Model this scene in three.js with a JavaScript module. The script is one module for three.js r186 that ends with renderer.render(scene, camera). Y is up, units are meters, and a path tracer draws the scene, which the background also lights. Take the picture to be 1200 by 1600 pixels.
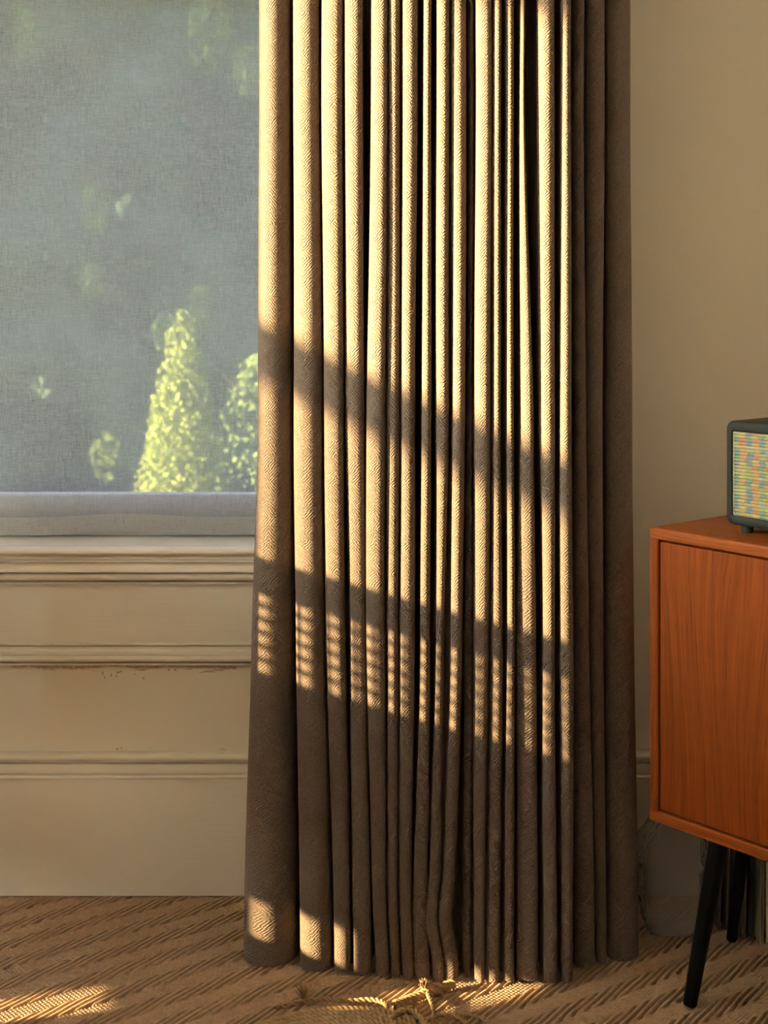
import * as THREE from 'three';
import { mergeGeometries, mergeVertices, toCreasedNormals } from 'three/addons/utils/BufferGeometryUtils.js';
import { RoundedBoxGeometry } from 'three/addons/geometries/RoundedBoxGeometry.js';
import { Sky } from 'three/addons/objects/Sky.js';

// ---------------------------------------------------------------- camera, sky, sun, exposure
const scene = new THREE.Scene();
const EYE = new THREE.Vector3(0, 1.3, 3.243);
const camera = new THREE.PerspectiveCamera(2 * Math.atan(800 / 2400) * 180 / Math.PI, 0.75, 0.05, 200);
camera.position.copy(EYE);
camera.lookAt(0, 1.3, 0);
camera.setViewOffset(1200, 1600, 0, 370, 1200, 1600);   // level camera with a dropped lens
camera.updateProjectionMatrix();
camera.focus = 2.95;
camera.userData.fStop = 4;

const renderer = new THREE.WebGLRenderer({ antialias: true });
renderer.toneMapping = THREE.LinearToneMapping;
renderer.toneMappingExposure = 1.35;
renderer.shadowMap.enabled = true;

const PHI = 17 * Math.PI / 180, TAN_EL = 0.259;
const sunDir = new THREE.Vector3(Math.cos(PHI), -TAN_EL, -Math.sin(PHI)).normalize();   // the way the light travels
const sky = new Sky();
sky.scale.setScalar(1000);
sky.name = 'sky';
sky.material.uniforms.turbidity.value = 5;
sky.material.uniforms.rayleigh.value = 1.6;
sky.material.uniforms.mieCoefficient.value = 0.006;
sky.material.uniforms.mieDirectionalG.value = 0.8;
sky.material.uniforms.sunPosition.value.copy(sunDir).multiplyScalar(-1);
scene.add(sky);
scene.backgroundIntensity = 2.5;

const sun = new THREE.DirectionalLight(new THREE.Color().setRGB(1.0, 0.77, 0.36), 58);
sun.name = 'sun';
sun.position.copy(sunDir).multiplyScalar(-14);
sun.castShadow = true;
sun.shadow.radius = 1.5;
sun.shadow.mapSize.set(4096, 4096);
Object.assign(sun.shadow.camera, { left: -8, right: 8, top: 6, bottom: -6, near: 0.5, far: 40 });
scene.add(sun, sun.target);

// ---------------------------------------------------------------- helpers
function mulberry(a) { return () => { a |= 0; a = a + 0x6D2B79F5 | 0; let t = Math.imul(a ^ a >>> 15, 1 | a); t = t + Math.imul(t ^ t >>> 7, 61 | t) ^ t; return ((t ^ t >>> 14) >>> 0) / 4294967296; }; }
const rnd = mulberry(7);
const hash = (x, y, s) => { let h = Math.imul(x | 0, 374761393) + Math.imul(y | 0, 668265263) + Math.imul(s | 0, 362437); h = Math.imul(h ^ h >>> 13, 1274126177); return ((h ^ h >>> 16) >>> 0) / 4294967296; };
const mod = (a, n) => ((a % n) + n) % n;
const sstep = (a, b, x) => { const t = Math.min(1, Math.max(0, (x - a) / (b - a))); return t * t * (3 - 2 * t); };
const lerp = (a, b, t) => a + (b - a) * t;
// value noise that repeats every px by py cells
function vnoise(x, y, px, py, s) {
  const xi = Math.floor(x), yi = Math.floor(y), fx = x - xi, fy = y - yi, u = fx * fx * (3 - 2 * fx), v = fy * fy * (3 - 2 * fy);
  const h = (i, j) => hash(mod(i, px), mod(j, py), s);
  return lerp(lerp(h(xi, yi), h(xi + 1, yi), u), lerp(h(xi, yi + 1), h(xi + 1, yi + 1), u), v);
}
function fbm(x, y, px, py, s, n = 4) { let a = 0, w = 0.5, t = 0; for (let i = 0; i < n; i++) { a += w * vnoise(x, y, px, py, s + i); t += w; w *= 0.5; x *= 2; y *= 2; px *= 2; py *= 2; } return a / t; }
const toS = (c) => Math.round(255 * Math.min(1, Math.max(0, c <= 0.0031308 ? 12.92 * c : 1.055 * Math.pow(c, 1 / 2.4) - 0.055)));
// f(u, v) gives [r, g, b] in linear light
function colorTexture(w, h, f, rx = 1, ry = 1) {
  const d = new Uint8Array(w * h * 4);
  for (let j = 0; j < h; j++) for (let i = 0; i < w; i++) { const c = f((i + 0.5) / w, (j + 0.5) / h), k = (j * w + i) * 4; d[k] = toS(c[0]); d[k + 1] = toS(c[1]); d[k + 2] = toS(c[2]); d[k + 3] = 255; }
  const t = new THREE.DataTexture(d, w, h); finish(t, rx, ry); t.colorSpace = THREE.SRGBColorSpace; return t;
}
function valueTexture(w, h, f, rx = 1, ry = 1) {
  const d = new Uint8Array(w * h * 4);
  for (let j = 0; j < h; j++) for (let i = 0; i < w; i++) { const c = Math.round(255 * Math.min(1, Math.max(0, f((i + 0.5) / w, (j + 0.5) / h)))), k = (j * w + i) * 4; d[k] = d[k + 1] = d[k + 2] = c; d[k + 3] = 255; }
  const t = new THREE.DataTexture(d, w, h); finish(t, rx, ry); return t;
}
function finish(t, rx, ry) { t.wrapS = t.wrapT = THREE.RepeatWrapping; t.magFilter = THREE.LinearFilter; t.minFilter = THREE.LinearMipmapLinearFilter; t.generateMipmaps = true; t.repeat.set(rx, ry); t.needsUpdate = true; }
const lin = (r, g, b) => new THREE.Color().setRGB(r, g, b);
const std = (o) => new THREE.MeshStandardMaterial({ side: THREE.DoubleSide, roughness: 0.8, ...o });
const phys = (o) => new THREE.MeshPhysicalMaterial({ side: THREE.DoubleSide, roughness: 0.8, ...o });

const taken = {};
function numbered(name) { if (!(name in taken)) { taken[name] = 0; return name; } taken[name]++; return name + '_' + String(taken[name]).padStart(3, '0'); }
function mesh(name, geo, mat, parent) { const m = new THREE.Mesh(geo, mat); m.name = name; m.castShadow = m.receiveShadow = true; if (parent) parent.add(m); return m; }
function tag(o, label, category, group, kind) { o.userData.label = label; o.userData.category = category; if (group) o.userData.group = group; if (kind) o.userData.kind = kind; return o; }
function thing(name, label, category, pos = [0, 0, 0], turn = 0, group) { const g = new THREE.Group(); g.name = numbered(name); g.position.set(...pos); g.rotation.y = turn; tag(g, label, category, group); scene.add(g); return g; }
function structGroup(name, label, category) { const g = new THREE.Group(); g.name = name; g.userData.kind = 'structure'; g.userData.label = label; g.userData.category = category; scene.add(g); return g; }
function struct(name, geo, mat, label, category) { const m = mesh(name, geo, mat, scene); m.userData.kind = 'structure'; m.userData.label = label; m.userData.category = category; return m; }
function box(x0, x1, y0, y1, z0, z1, r = 0) {
  const w = x1 - x0, h = y1 - y0, d = z1 - z0;
  const g = r ? new RoundedBoxGeometry(w, h, d, 3, r) : new THREE.BoxGeometry(w, h, d);
  g.translate((x0 + x1) / 2, (y0 + y1) / 2, (z0 + z1) / 2);
  return planarUV(g);
}
// texture coordinates in metres, from whichever way a face points
function planarUV(g) {
  const n = g.index ? g.toNonIndexed() : g, p = n.attributes.position, uv = new Float32Array(p.count * 2), a = new THREE.Vector3(), b = new THREE.Vector3(), c = new THREE.Vector3();
  for (let i = 0; i < p.count; i += 3) {
    a.fromBufferAttribute(p, i); b.fromBufferAttribute(p, i + 1); c.fromBufferAttribute(p, i + 2);
    const nn = b.clone().sub(a).cross(c.clone().sub(a)), ax = Math.abs(nn.x), ay = Math.abs(nn.y), az = Math.abs(nn.z);
    [a, b, c].forEach((v, k) => { const [s, t] = ay >= ax && ay >= az ? [v.x, v.z] : ax >= az ? [v.z, v.y] : [v.x, v.y]; uv[(i + k) * 2] = s; uv[(i + k) * 2 + 1] = t; });
  }
  n.setAttribute('uv', new THREE.BufferAttribute(uv, 2));
  return n;
}
function merged(list) { return mergeGeometries(list.map((g) => { const n = g.index ? g.toNonIndexed() : g; for (const k of Object.keys(n.attributes)) if (!['position', 'normal', 'uv'].includes(k)) n.deleteAttribute(k); return n; })); }
// a profile of [z, y] points run along x from x0 to x1
function moulding(profile, x0, x1) {
  const s = new THREE.Shape(profile.map(([z, y]) => new THREE.Vector2(z, y)));
  const g = new THREE.ExtrudeGeometry(s, { depth: x1 - x0, bevelEnabled: false, steps: 1 });
  g.rotateY(-Math.PI / 2);           // z of the extrusion becomes -x, x becomes z
  g.translate(x1, 0, 0);
  return planarUV(toCreasedNormals(g, 0.6));
}
// quarter and half rounds for profiles
function arc(cz, cy, r, a0, a1, n = 6, ry = r) { return Array.from({ length: n + 1 }, (_, i) => { const a = (a0 + (a1 - a0) * i / n) * Math.PI / 180; return [cz + r * Math.cos(a), cy + ry * Math.sin(a)]; }); }

// ---------------------------------------------------------------- materials of the room
const plasterBump = valueTexture(512, 512, (u, v) => 0.6 * fbm(u * 24, v * 24, 24, 24, 3) + 0.4 * fbm(u * 100, v * 100, 100, 100, 9, 2), 1.6, 1.6);
const brushBump = valueTexture(512, 512, (u, v) => 0.7 * fbm(u * 6, v * 90, 6, 90, 21, 3) + 0.3 * fbm(u * 20, v * 20, 20, 20, 31), 2.5, 2.5);
const wallMat = std({ color: lin(0.66, 0.595, 0.5), roughness: 0.85, bumpMap: plasterBump, bumpScale: 0.0006 });
const woodPaint = std({ color: lin(0.65, 0.58, 0.485), roughness: 0.48, bumpMap: brushBump, bumpScale: 0.0004 });
const sashPaint = std({ color: lin(0.78, 0.77, 0.74), roughness: 0.4 });
const darkWallMat = std({ color: lin(0.38, 0.35, 0.30), roughness: 0.85, bumpMap: plasterBump, bumpScale: 0.0006 });
const ceilMat = std({ color: lin(0.8, 0.76, 0.68), roughness: 0.9 });

// ---------------------------------------------------------------- carpet pattern
const TX = 0.515, TZ = 0.388;        // one repeat of the weave
// height of the weave (0..1) at (x, z) metres: diagonal bands of slanted ribs between bands of small loops
const ribProfile = (r) => 0.88 * sstep(0.05, 0.27, Math.min(r, 1 - r)) + 0.12 * Math.sin(Math.PI * r);
function weave(x, z) {
  const q = mod(x / TX * 4 + z / TZ * 4 + 0.35, 1);
  const wob = 0.04 * Math.sin(2 * Math.PI * (3 * x / TX - 2 * z / TZ));
  const inRib = sstep(0.0, 0.05, q + wob * 0.3) * (1 - sstep(0.47, 0.53, q + wob * 0.3));
  const r = mod(38 * x / TX + 19 * z / TZ + wob * 2, 1);
  const rib = ribProfile(r);
  const twist = 0.12 * Math.sin(2 * Math.PI * (96 * z / TZ - 40 * x / TX));
  const lx = 112 * x / TX, lz = 70 * z / TZ;
  const loop = Math.abs(Math.sin(Math.PI * (lx + 0.5 * Math.floor(mod(lz, 2))))) * Math.abs(Math.sin(Math.PI * lz));
  return { h: inRib * (0.05 + 0.88 * rib + twist * rib * 0.5) + (1 - inRib) * (0.42 + 0.38 * loop), rib: inRib, r, q };
}
const carpetBump = valueTexture(1024, 1024, (u, v) => { const w = weave(u * TX, v * TZ); return 0.85 * w.h + 0.15 * hash(Math.floor(u * 1024), Math.floor(v * 1024), 5); });
const carpetColor = colorTexture(1024, 1024, (u, v) => {
  const w = weave(u * TX, v * TZ), n = 0.75 + 0.35 * fbm(u * 60, v * 60, 60, 60, 51, 3) + 0.14 * (hash(Math.floor(u * 1024), Math.floor(v * 512), 77) - 0.5);
  return [0.47 * n, 0.305 * n, 0.19 * n];
});
for (const t of [carpetBump, carpetColor]) t.repeat.set(1 / TX, 1 / TZ);
const carpetMat = std({ map: carpetColor, bumpMap: carpetBump, bumpScale: 0.002, roughness: 0.95 });
const carpetFarMat = std({ map: carpetColor, bumpMap: carpetBump, bumpScale: 0.005, roughness: 0.95 });

// ---------------------------------------------------------------- room shell
const CX = -1.75, RX = 0.87;                       // corners of the window wall
const CEIL = 3.1;
const floor = structGroup('floor', 'brown woven herringbone carpet floor', 'floor');
{
  mesh('floor_slab', box(-4.6, 3.4, -0.12, -0.013, -0.35, 5.6), carpetFarMat, floor);
  // the carpet near the window with its ribs raised
  const x0 = -0.95, x1 = 1.0, z0 = 0.0, z1 = 0.95, nx = 1150, nz = 560, pos = [], uv = [], idx = [];
  for (let j = 0; j <= nz; j++) for (let i = 0; i <= nx; i++) {
    const x = lerp(x0, x1, i / nx), z = lerp(z0, z1, j / nz), w = weave(x, z);
    const h = w.rib * ribProfile(w.r) + (1 - w.rib) * (0.72 + 0.12 * Math.sin(2 * Math.PI * 56 * x / TX) * Math.sin(2 * Math.PI * 35 * z / TZ));
    const edge = Math.min(1, i / 3, (nx - i) / 3, (nz - j) / 3);
    pos.push(x, -0.013 + 0.013 * h * edge, z); uv.push(x, z);
  }
  for (let j = 0; j < nz; j++) for (let i = 0; i < nx; i++) { const a = j * (nx + 1) + i, b = a + 1, c = a + nx + 1, d = c + 1; idx.push(a, c, b, b, c, d); }
  const g = new THREE.BufferGeometry();
  g.setAttribute('position', new THREE.Float32BufferAttribute(pos, 3)); g.setAttribute('uv', new THREE.Float32BufferAttribute(uv, 2)); g.setIndex(idx); g.computeVertexNormals();
  const c = mesh('woven_carpet', g, carpetMat, floor); c.userData.kind = 'stuff';
}
struct('ceiling', box(-4.6, 3.4, CEIL, CEIL + 0.15, -0.35, 5.6), ceilMat, 'off-white ceiling of the room', 'ceiling');

// window wall, facing the camera at z = 0, with its opening
const WX0 = -1.5, WX1 = 0.12, WY0 = 0.715, WY1 = 2.9;
{
  const g = structGroup('wall_back', 'cream painted wall around the window and behind the curtain', 'wall');
  mesh('plaster', merged([
    box(CX - 0.14, WX0, 0, CEIL, -0.25, 0), box(WX1, RX + 0.25, 0, CEIL, -0.25, 0), box(WX0, WX1, 0, WY0 - 0.03, -0.25, 0), box(WX0, WX1, WY1, CEIL, -0.25, 0)]), wallMat, g);
  // painted wooden panels under the window sill
  const marks = (() => {
    const w = 1024, h = 256, c = document.createElement('canvas'); c.width = w; c.height = h;
    const k = c.getContext('2d'); k.fillStyle = '#d3c8b5'; k.fillRect(0, 0, w, h);
    const rr = mulberry(11), px = (p) => (p - 0) / 420 * w, py = (p) => (p - 1030) / 105 * h;   // chipped paint along the top edge of the panel
    const blob = (x, y, a, b, al) => { k.globalAlpha = al; k.beginPath(); k.ellipse(px(x), py(y), a / 420 * w, b / 105 * h, (rr() - 0.5) * 0.5, 0, 6.3); k.fill(); };
    k.fillStyle = '#a08a6b';
    for (let i = 0; i < 900; i++) { const x = 20 + rr() * 345, q = vnoise(x / 24 + 9, 3, 999, 999, 33); blob(x, 1034 + Math.abs(rr() + rr() - 1) * 6 * q, 1 + rr() * 3, 0.4 + rr() * 0.8, 0.1 + 0.3 * q); }
    k.fillStyle = '#7f6a4e';
    for (const [x, y, a, b] of [[160, 1043, 1.4, 4], [163, 1048, 1.2, 2], [173, 1045, 1.2, 2.6], [184, 1042, 3, 1.4], [181, 1046, 1.2, 2.4], [188, 1041, 2.4, 1.2], [210, 1044, 1.2, 1.2], [223, 1049, 1.5, 1.5], [220, 1039, 16, 0.9], [262, 1039, 2, 1.8], [272, 1039, 1.8, 2.2], [292, 1038, 8, 0.8], [322, 1041, 16, 0.9], [340, 1039, 12, 1.2], [183, 1134, 3, 1], [189, 1133, 2, 1.2], [345, 1134, 6, 0.7]]) for (let i = 0; i < 5; i++) blob(x + (rr() - 0.5) * a, y + (rr() - 0.5) * b, a * (0.3 + 0.5 * rr()), b * (0.3 + 0.5 * rr()), 0.35);
    const t = new THREE.CanvasTexture(c); t.colorSpace = THREE.SRGBColorSpace; return t;
  })();
  const panelMat = std({ color: lin(0.98, 0.98, 0.98), map: marks, roughness: 0.5, bumpMap: null });
  panelMat.color.setRGB(1, 1, 1);
  const pw = new THREE.PlaneGeometry(0.573, 0.184); pw.translate(-0.8108 + 0.2865, 0.392, 0.0068);
  const panel = mesh('lower_panel', box(CX, 0.14, 0.285, 0.50, 0, 0.0065), woodPaint, g);
  mesh('chipped_paint', pw, panelMat, panel);
  mesh('upper_panel', box(CX, 0.14, 0.50, 0.665, 0, 0.004), woodPaint, g);
}
// skirting, panel rail and sill, run along the wall
struct('baseboard_back', moulding([[0, 0], [0.026, 0], [0.026, 0.2455], ...arc(0.0275, 0.2495, 0.004, -90, 90, 6), [0.0205, 0.2535], [0.0205, 0.2575], [0.025, 0.2585], [0.023, 0.2745], [0.0145, 0.2755], [0.0145, 0.2795], [0.022, 0.2805], ...arc(0.02, 0.288, 0.0075, -70, 90, 8), [0.006, 0.2975], [0, 0.2975]], CX, RX), woodPaint, 'tall cream painted skirting board with moulded top under the window', 'skirting');
struct('trim_1', moulding([[0, 0.4805], [0.016, 0.4805], [0.016, 0.4845], [0.0105, 0.4855], [0.0105, 0.488], ...arc(0.015, 0.4945, 0.0075, -100, 90, 8), [0.0105, 0.5035], ...arc(0.0245, 0.5175, 0.0155, 250, 185, 6), [0.0085, 0.5185], [0.0055, 0.519], [0.0055, 0.5215], [0.013, 0.5225], [0.011, 0.5245], [0, 0.5245]], CX, 0.14), woodPaint, 'narrow moulded rail between the two painted panels', 'moulding');
{
  const g = structGroup('trim_2', 'painted window sill with stepped moulding under the blind', 'window sill');
  mesh('sill_board', box(CX + 0.05, 0.16, 0.7, 0.728, -0.24, -0.0065), std({ color: lin(0.66, 0.63, 0.58), roughness: 0.3 }), g);
  mesh('sill_moulding', moulding([[-0.0035, 0.6505], [0.013, 0.6505], [0.013, 0.654], [0.006, 0.655], [0.006, 0.6575], ...arc(0.0135, 0.6665, 0.0085, -90, 90, 8), [0.0155, 0.677], ...arc(0.036, 0.6945, 0.018, 245, 178, 7), [0.0165, 0.6965], ...arc(0.021, 0.7, 0.0034, -90, 90, 6), [0.0185, 0.7045], ...arc(0.034, 0.7125, 0.011, 225, 172, 5), [0.027, 0.7145], ...arc(0.03, 0.7212, 0.0068, -90, 90, 8), [-0.0015, 0.728], [-0.0035, 0.7262]], CX + 0.02, 0.15), woodPaint, g);
}

// ---------------------------------------------------------------- a sash window in a local frame: x along the wall, z towards the room
const glassMat = phys({ color: 0xffffff, roughness: 0, transmission: 1, thickness: 0, ior: 1.5, side: THREE.DoubleSide });
const oldGlassMat = phys({ color: lin(0.56, 0.55, 0.57), roughness: 0, transmission: 1, thickness: 0, ior: 1.5 });
function sash(g, x0, x1, y0, y1, rail, zc, stile, lowerGlass, foot = 0.085, bar = 0.045) {
  mesh('frame', merged([box(x0, x0 + 0.02, y0, y1, zc - 0.05, zc + 0.05), box(x1 - 0.02, x1, y0, y1, zc - 0.05, zc + 0.05), box(x0, x1, y1 - 0.03, y1, zc - 0.05, zc + 0.05)]), sashPaint, g);
  const a = x0 + 0.02, b = x1 - 0.02;
  const lo = mesh('lower_sash', merged([box(a, b, y0, y0 + foot, zc + 0.002, zc + 0.04, 0.004), box(a, a + stile, y0, rail, zc + 0.002, zc + 0.04, 0.004), box(b - stile, b, y0, rail, zc + 0.002, zc + 0.04, 0.004), box(a, b, rail - bar, rail, zc + 0.002, zc + 0.04, 0.004)]), sashPaint, g);
  const up = mesh('upper_sash', merged([box(a, b, rail - bar, rail, zc - 0.04, zc - 0.002, 0.004), box(a, a + stile, rail - 0.04, y1, zc - 0.04, zc - 0.002, 0.004), box(b - stile, b, rail - 0.04, y1, zc - 0.04, zc - 0.002, 0.004), box(a, b, y1 - 0.075, y1 - 0.03, zc - 0.04, zc - 0.002, 0.004)]), sashPaint, g);
  const p1 = new THREE.PlaneGeometry(b - a - 2 * stile, rail - y0 - bar - foot); p1.translate((a + b) / 2, (rail - bar + y0 + foot) / 2, zc + 0.02); mesh('pane', p1, lowerGlass, lo);
  const p2 = new THREE.PlaneGeometry(b - a - 2 * stile, y1 - rail - 0.075); p2.translate((a + b) / 2, (rail + y1 - 0.075) / 2, zc - 0.02); mesh('pane', p2, glassMat, up);
}
{
  const g = structGroup('window_1', 'white sash window seen dimly through the linen blind', 'window');
  sash(g, WX0, WX1, 0.728, WY1, 1.98, -0.165, 0.045, glassMat, 0.092);
}
// side of the bay on the left (outside the frame): the sun comes in here
const cantWall = (t0, t1, y0, y1, w = 0.1) => box(t0, t1, y0, y1, -w, 0);
const CANT = new THREE.Matrix4().makeRotationY(-3 * Math.PI / 4).setPosition(CX, 0, 0);   // local x -> (-.707, .707), local z -> (-.707,-.707)
{
  // in the cant's own frame the room lies at local -z, so the wall is built at z 0 .. 0.1
  const T0 = 1.635, T1 = 2.41, w = 0.1, g = structGroup('wall_left', 'cream painted walls of the bay on the sunny side', 'wall');
  const a = merged([box(-0.1, T0, 0, CEIL, 0, w), box(T1, 2.72, 0, CEIL, 0, w), box(T0, T1, 0, 0.5, 0, w), box(T0, T1, 3.0, CEIL, 0, w)]);
  a.applyMatrix4(CANT); mesh('bay_side', a, wallMat, g);
  const x = -3.66, zA = 1.85, b = merged([box(x - 0.15, x, 0, CEIL, zA, 1.96), box(x - 0.15, x, 0, CEIL, 4.16, 5.6), box(x - 0.15, x, 0, 0.35, 1.96, 4.16), box(x - 0.15, x, 2.9, CEIL, 1.96, 4.16)]);
  mesh('side_wall', b, wallMat, g);
  const win = structGroup('window_2', 'narrow sash window in the side of the bay', 'window');
  win.applyMatrix4(CANT);
  sash(win, T0 - 0.002, T1 + 0.002, 0.47, 3.03, 1.955, 0.05, 0.012, oldGlassMat, 0.085, 0.075);
  const win3 = structGroup('window_3', 'tall sash window in the left wall nearer the camera', 'window');
  win3.position.set(x, 0, 3.06); win3.rotation.y = Math.PI / 2;
  sash(win3, -1.1, 1.1, 0.35, 2.9, 1.9, -0.07, 0.03, glassMat);
}
// right side of the bay, behind the sideboard, and the rest of the room behind the camera
{
  const g = structGroup('wall_right', 'cream painted walls to the right behind the sideboard', 'wall');
  const L = 1.75, a = box(-0.2, L + 0.1, 0, CEIL, -0.12, 0);
  a.applyMatrix4(new THREE.Matrix4().makeRotationY(-Math.atan2(0.776, 0.631)).setPosition(RX, 0, 0));   // local z -> into the room
  mesh('bay_side', a, wallMat, g);
  const xe = RX + 0.631 * L, ze = 0.776 * L;
  mesh('side_wall', box(xe, xe + 0.15, 0, CEIL, ze - 0.05, 5.6), darkWallMat, g);
  struct('wall_front', box(-4.0, 2.6, 0, CEIL, 5.3, 5.45), darkWallMat, 'taupe painted wall behind the camera', 'wall');
}

// ---------------------------------------------------------------- curtain
{
  // folds seen from the camera: left and right edge in the photograph at three heights, crown depth, depth of the valley that follows
  const F = [
    // top      middle     low (1000)   hem
    [403, 454, 400, 456, 390, 460, 377, 466, 0.362, 0.016],
    [456, 500, 457, 505, 461, 508, 468, 520, 0.380, 0.012],
    [501, 536, 506, 538, 508, 540, 521, 547, 0.388, 0.030],
    [539, 567, 540, 570, 545, 571, 551, 580, 0.396, 0.070],
    [579, 606, 573, 603, 572, 602, 582, 603, 0.404, 0.012],
    [607, 626, 604, 625, 604, 622, 606, 621, 0.406, 0.016],
    [628, 653, 627, 650, 623, 648, 623, 642, 0.412, 0.080],
    [662, 675, 659, 675, 656, 672, 643, 667, 0.414, 0.055],
    [683, 703, 681, 702, 680, 693, 669, 688, 0.420, 0.015],
    [706, 730, 706, 727, 703, 722, 690, 711, 0.422, 0.045],
    [733, 742, 729, 739, 724, 740, 724, 738, 0.395, 0.012],
    [744, 769, 741, 767, 741, 765, 742, 758, 0.426, 0.012],
    [771, 785, 769, 783, 767, 786, 760, 781, 0.426, 0.030],
    [790, 804, 790, 803, 792, 805, 789, 804, 0.428, 0.075],
    [812, 820, 814, 835, 809, 840, 808, 841, 0.424, 0.085],
    [841, 868, 843, 868, 849, 868, 851, 873, 0.432, 0.070],
    [878, 894, 876, 895, 875, 897, 878, 896, 0.430, 0.040],
    [897, 915, 897, 917, 898, 922, 897, 932, 0.364, 0.040],
    [917, 947, 919, 945, 923, 945, 933, 949, 0.352, 0.050],
    [949, 988, 948, 991, 948, 996, 951, 1003, 0.338, 0.060],
  ];
  const PY = [150, 660, 1010, 1470];
  const rr = mulberry(5), jit = F.map(() => [rr(), rr(), rr(), rr()]);
  const wx = (px, z) => (px - 600) * (EYE.z - z) / 2400, wy = (py) => 1.3 - (py - 430) * 2.83 / 2400;
  const Y = PY.map((p) => wy(p));
  const SUB = 5, yTop = 2.56, rows = 150;
  function section(y) {
    const pts = [];
    let k = y > Y[0] ? 0 : y > Y[1] ? 0 : y > Y[2] ? 1 : 2, t = Math.min(1, Math.max(0, (Y[k] - y) / (Y[k] - Y[k + 1])));
    if (y < Y[3]) { k = 2; t = (Y[2] - y) / (Y[2] - Y[3]); }
    const low = sstep(0.55, 0.0, y);
    const E = F.map((f, i) => {
      const z = f[8] + 0.004 * Math.sin(2.1 * y + jit[i][0] * 6) * (1 - low) ;
      const s = 1.6 * Math.sin(y * 3.1 + jit[i][1] * 6.3) + 0.9 * Math.sin(y * 7.3 + jit[i][2] * 6.3);
      let kink = 0;
      if (i === 9 || i === 8) kink = 7 * Math.exp(-(((y - 0.02) / 0.05) ** 2)) - 5 * Math.exp(-(((y - 0.12) / 0.05) ** 2));
      if (i >= 4 && i <= 7) kink = 5 * Math.exp(-(((y - 0.0) / 0.09) ** 2));
      const kk = t * t * (3 - 2 * t) * 0.5 + t * 0.5;
      return { l: wx(lerp(f[k * 2], f[k * 2 + 2], kk) + s * 0.45 + kink, z), r: wx(lerp(f[k * 2 + 1], f[k * 2 + 3], kk) + s * 0.45 + kink, z), z, v: f[9] };
    });
    // the far edge of the first fold turns back towards the wall
    const e0 = E[0];
    pts.push([e0.l + 0.03, e0.z - 0.16], [e0.l + 0.012, e0.z - 0.11]);
    E.forEach((e, i) => {
      const w = e.r - e.l, c = (e.l + e.r) / 2, d = Math.max(0.58 * w, 0.017) * (0.85 + 0.3 * jit[i][3]), sk = (i < 1 ? -0.04 : i < 17 ? 0.1 + 0.16 * (jit[i][0] - 0.5) : -0.05) * w;
      for (const a of [-90, -58, -28, 0, 28, 58, 90]) { const s = Math.sin(a * Math.PI / 180), co = Math.cos(a * Math.PI / 180); pts.push([c + 0.5 * w * s + sk * co * co, e.z - d * (1 - co)]); }
      if (i < E.length - 1) {
        const n = E[i + 1], zb = Math.min(e.z, n.z) - d - e.v, gap = n.l - e.r, m = (e.r + n.l) / 2;
        pts.push([e.r + Math.min(0.003, gap * 0.3) - 0.002, zb + e.v * 0.45], [m, zb], [n.l - Math.min(0.003, gap * 0.3) + 0.002, zb + e.v * 0.45]);
      } else pts.push([e.r - 0.004, e.z - d - 0.05], [e.r - 0.02, e.z - d - 0.1]);
    });
    return pts;
  }
  const first = section(1.0), nCtl = first.length, cols = (nCtl - 1) * SUB + 1;
  function sampled(ctl) {
    const out = [];
    for (let i = 0; i < nCtl - 1; i++) {
      const p0 = ctl[Math.max(0, i - 1)], p1 = ctl[i], p2 = ctl[i + 1], p3 = ctl[Math.min(nCtl - 1, i + 2)];
      for (let s = 0; s < SUB; s++) {
        const t = s / SUB, t2 = t * t, t3 = t2 * t, q = [];
        for (let c = 0; c < 2; c++) { const m1 = (p2[c] - p0[c]) * 0.42, m2 = (p3[c] - p1[c]) * 0.42; q.push((2 * t3 - 3 * t2 + 1) * p1[c] + (t3 - 2 * t2 + t) * m1 + (-2 * t3 + 3 * t2) * p2[c] + (t3 - t2) * m2); }
        out.push(q);
      }
    }
    out.push(ctl[nCtl - 1]);
    return out;
  }
  const mid = sampled(section(0.9)), U = [0];
  for (let i = 1; i < cols; i++) U.push(U[i - 1] + Math.hypot(mid[i][0] - mid[i - 1][0], mid[i][1] - mid[i - 1][1]));
  const pos = [], uv = [], idx = [];
  for (let j = 0; j <= rows; j++) {
    const s = j / rows, y = 0.003 + (yTop - 0.003) * Math.pow(s, 1.25), sec = sampled(section(y));
    for (let i = 0; i < cols; i++) { pos.push(sec[i][0], y + (j < 3 ? 0.004 * Math.sin(U[i] * 31) * (3 - j) / 3 * (j === 0 ? 0.3 : 1) : 0), sec[i][1]); uv.push(U[i], y); }
  }
  for (let j = 0; j < rows; j++) for (let i = 0; i < cols - 1; i++) { const a = j * cols + i, b = a + 1, c = a + cols, d = c + 1; idx.push(a, b, c, b, d, c); }
  const g = new THREE.BufferGeometry();
  g.setAttribute('position', new THREE.Float32BufferAttribute(pos, 3)); g.setAttribute('uv', new THREE.Float32BufferAttribute(uv, 2)); g.setIndex(idx); g.computeVertexNormals();

  // wool woven in broken diamonds: slanted ridges that turn at every column
  const T = 0.216, COLS = 16, SEG = 16, PITCH = 0.0056;
  const dirs = Array.from({ length: COLS }, (_, c) => { let s = c % 2 ? 1 : -1; return Array.from({ length: SEG }, (_, k) => { if (hash(c, k, 91) < 0.42) s = -s; return s; }); });
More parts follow.
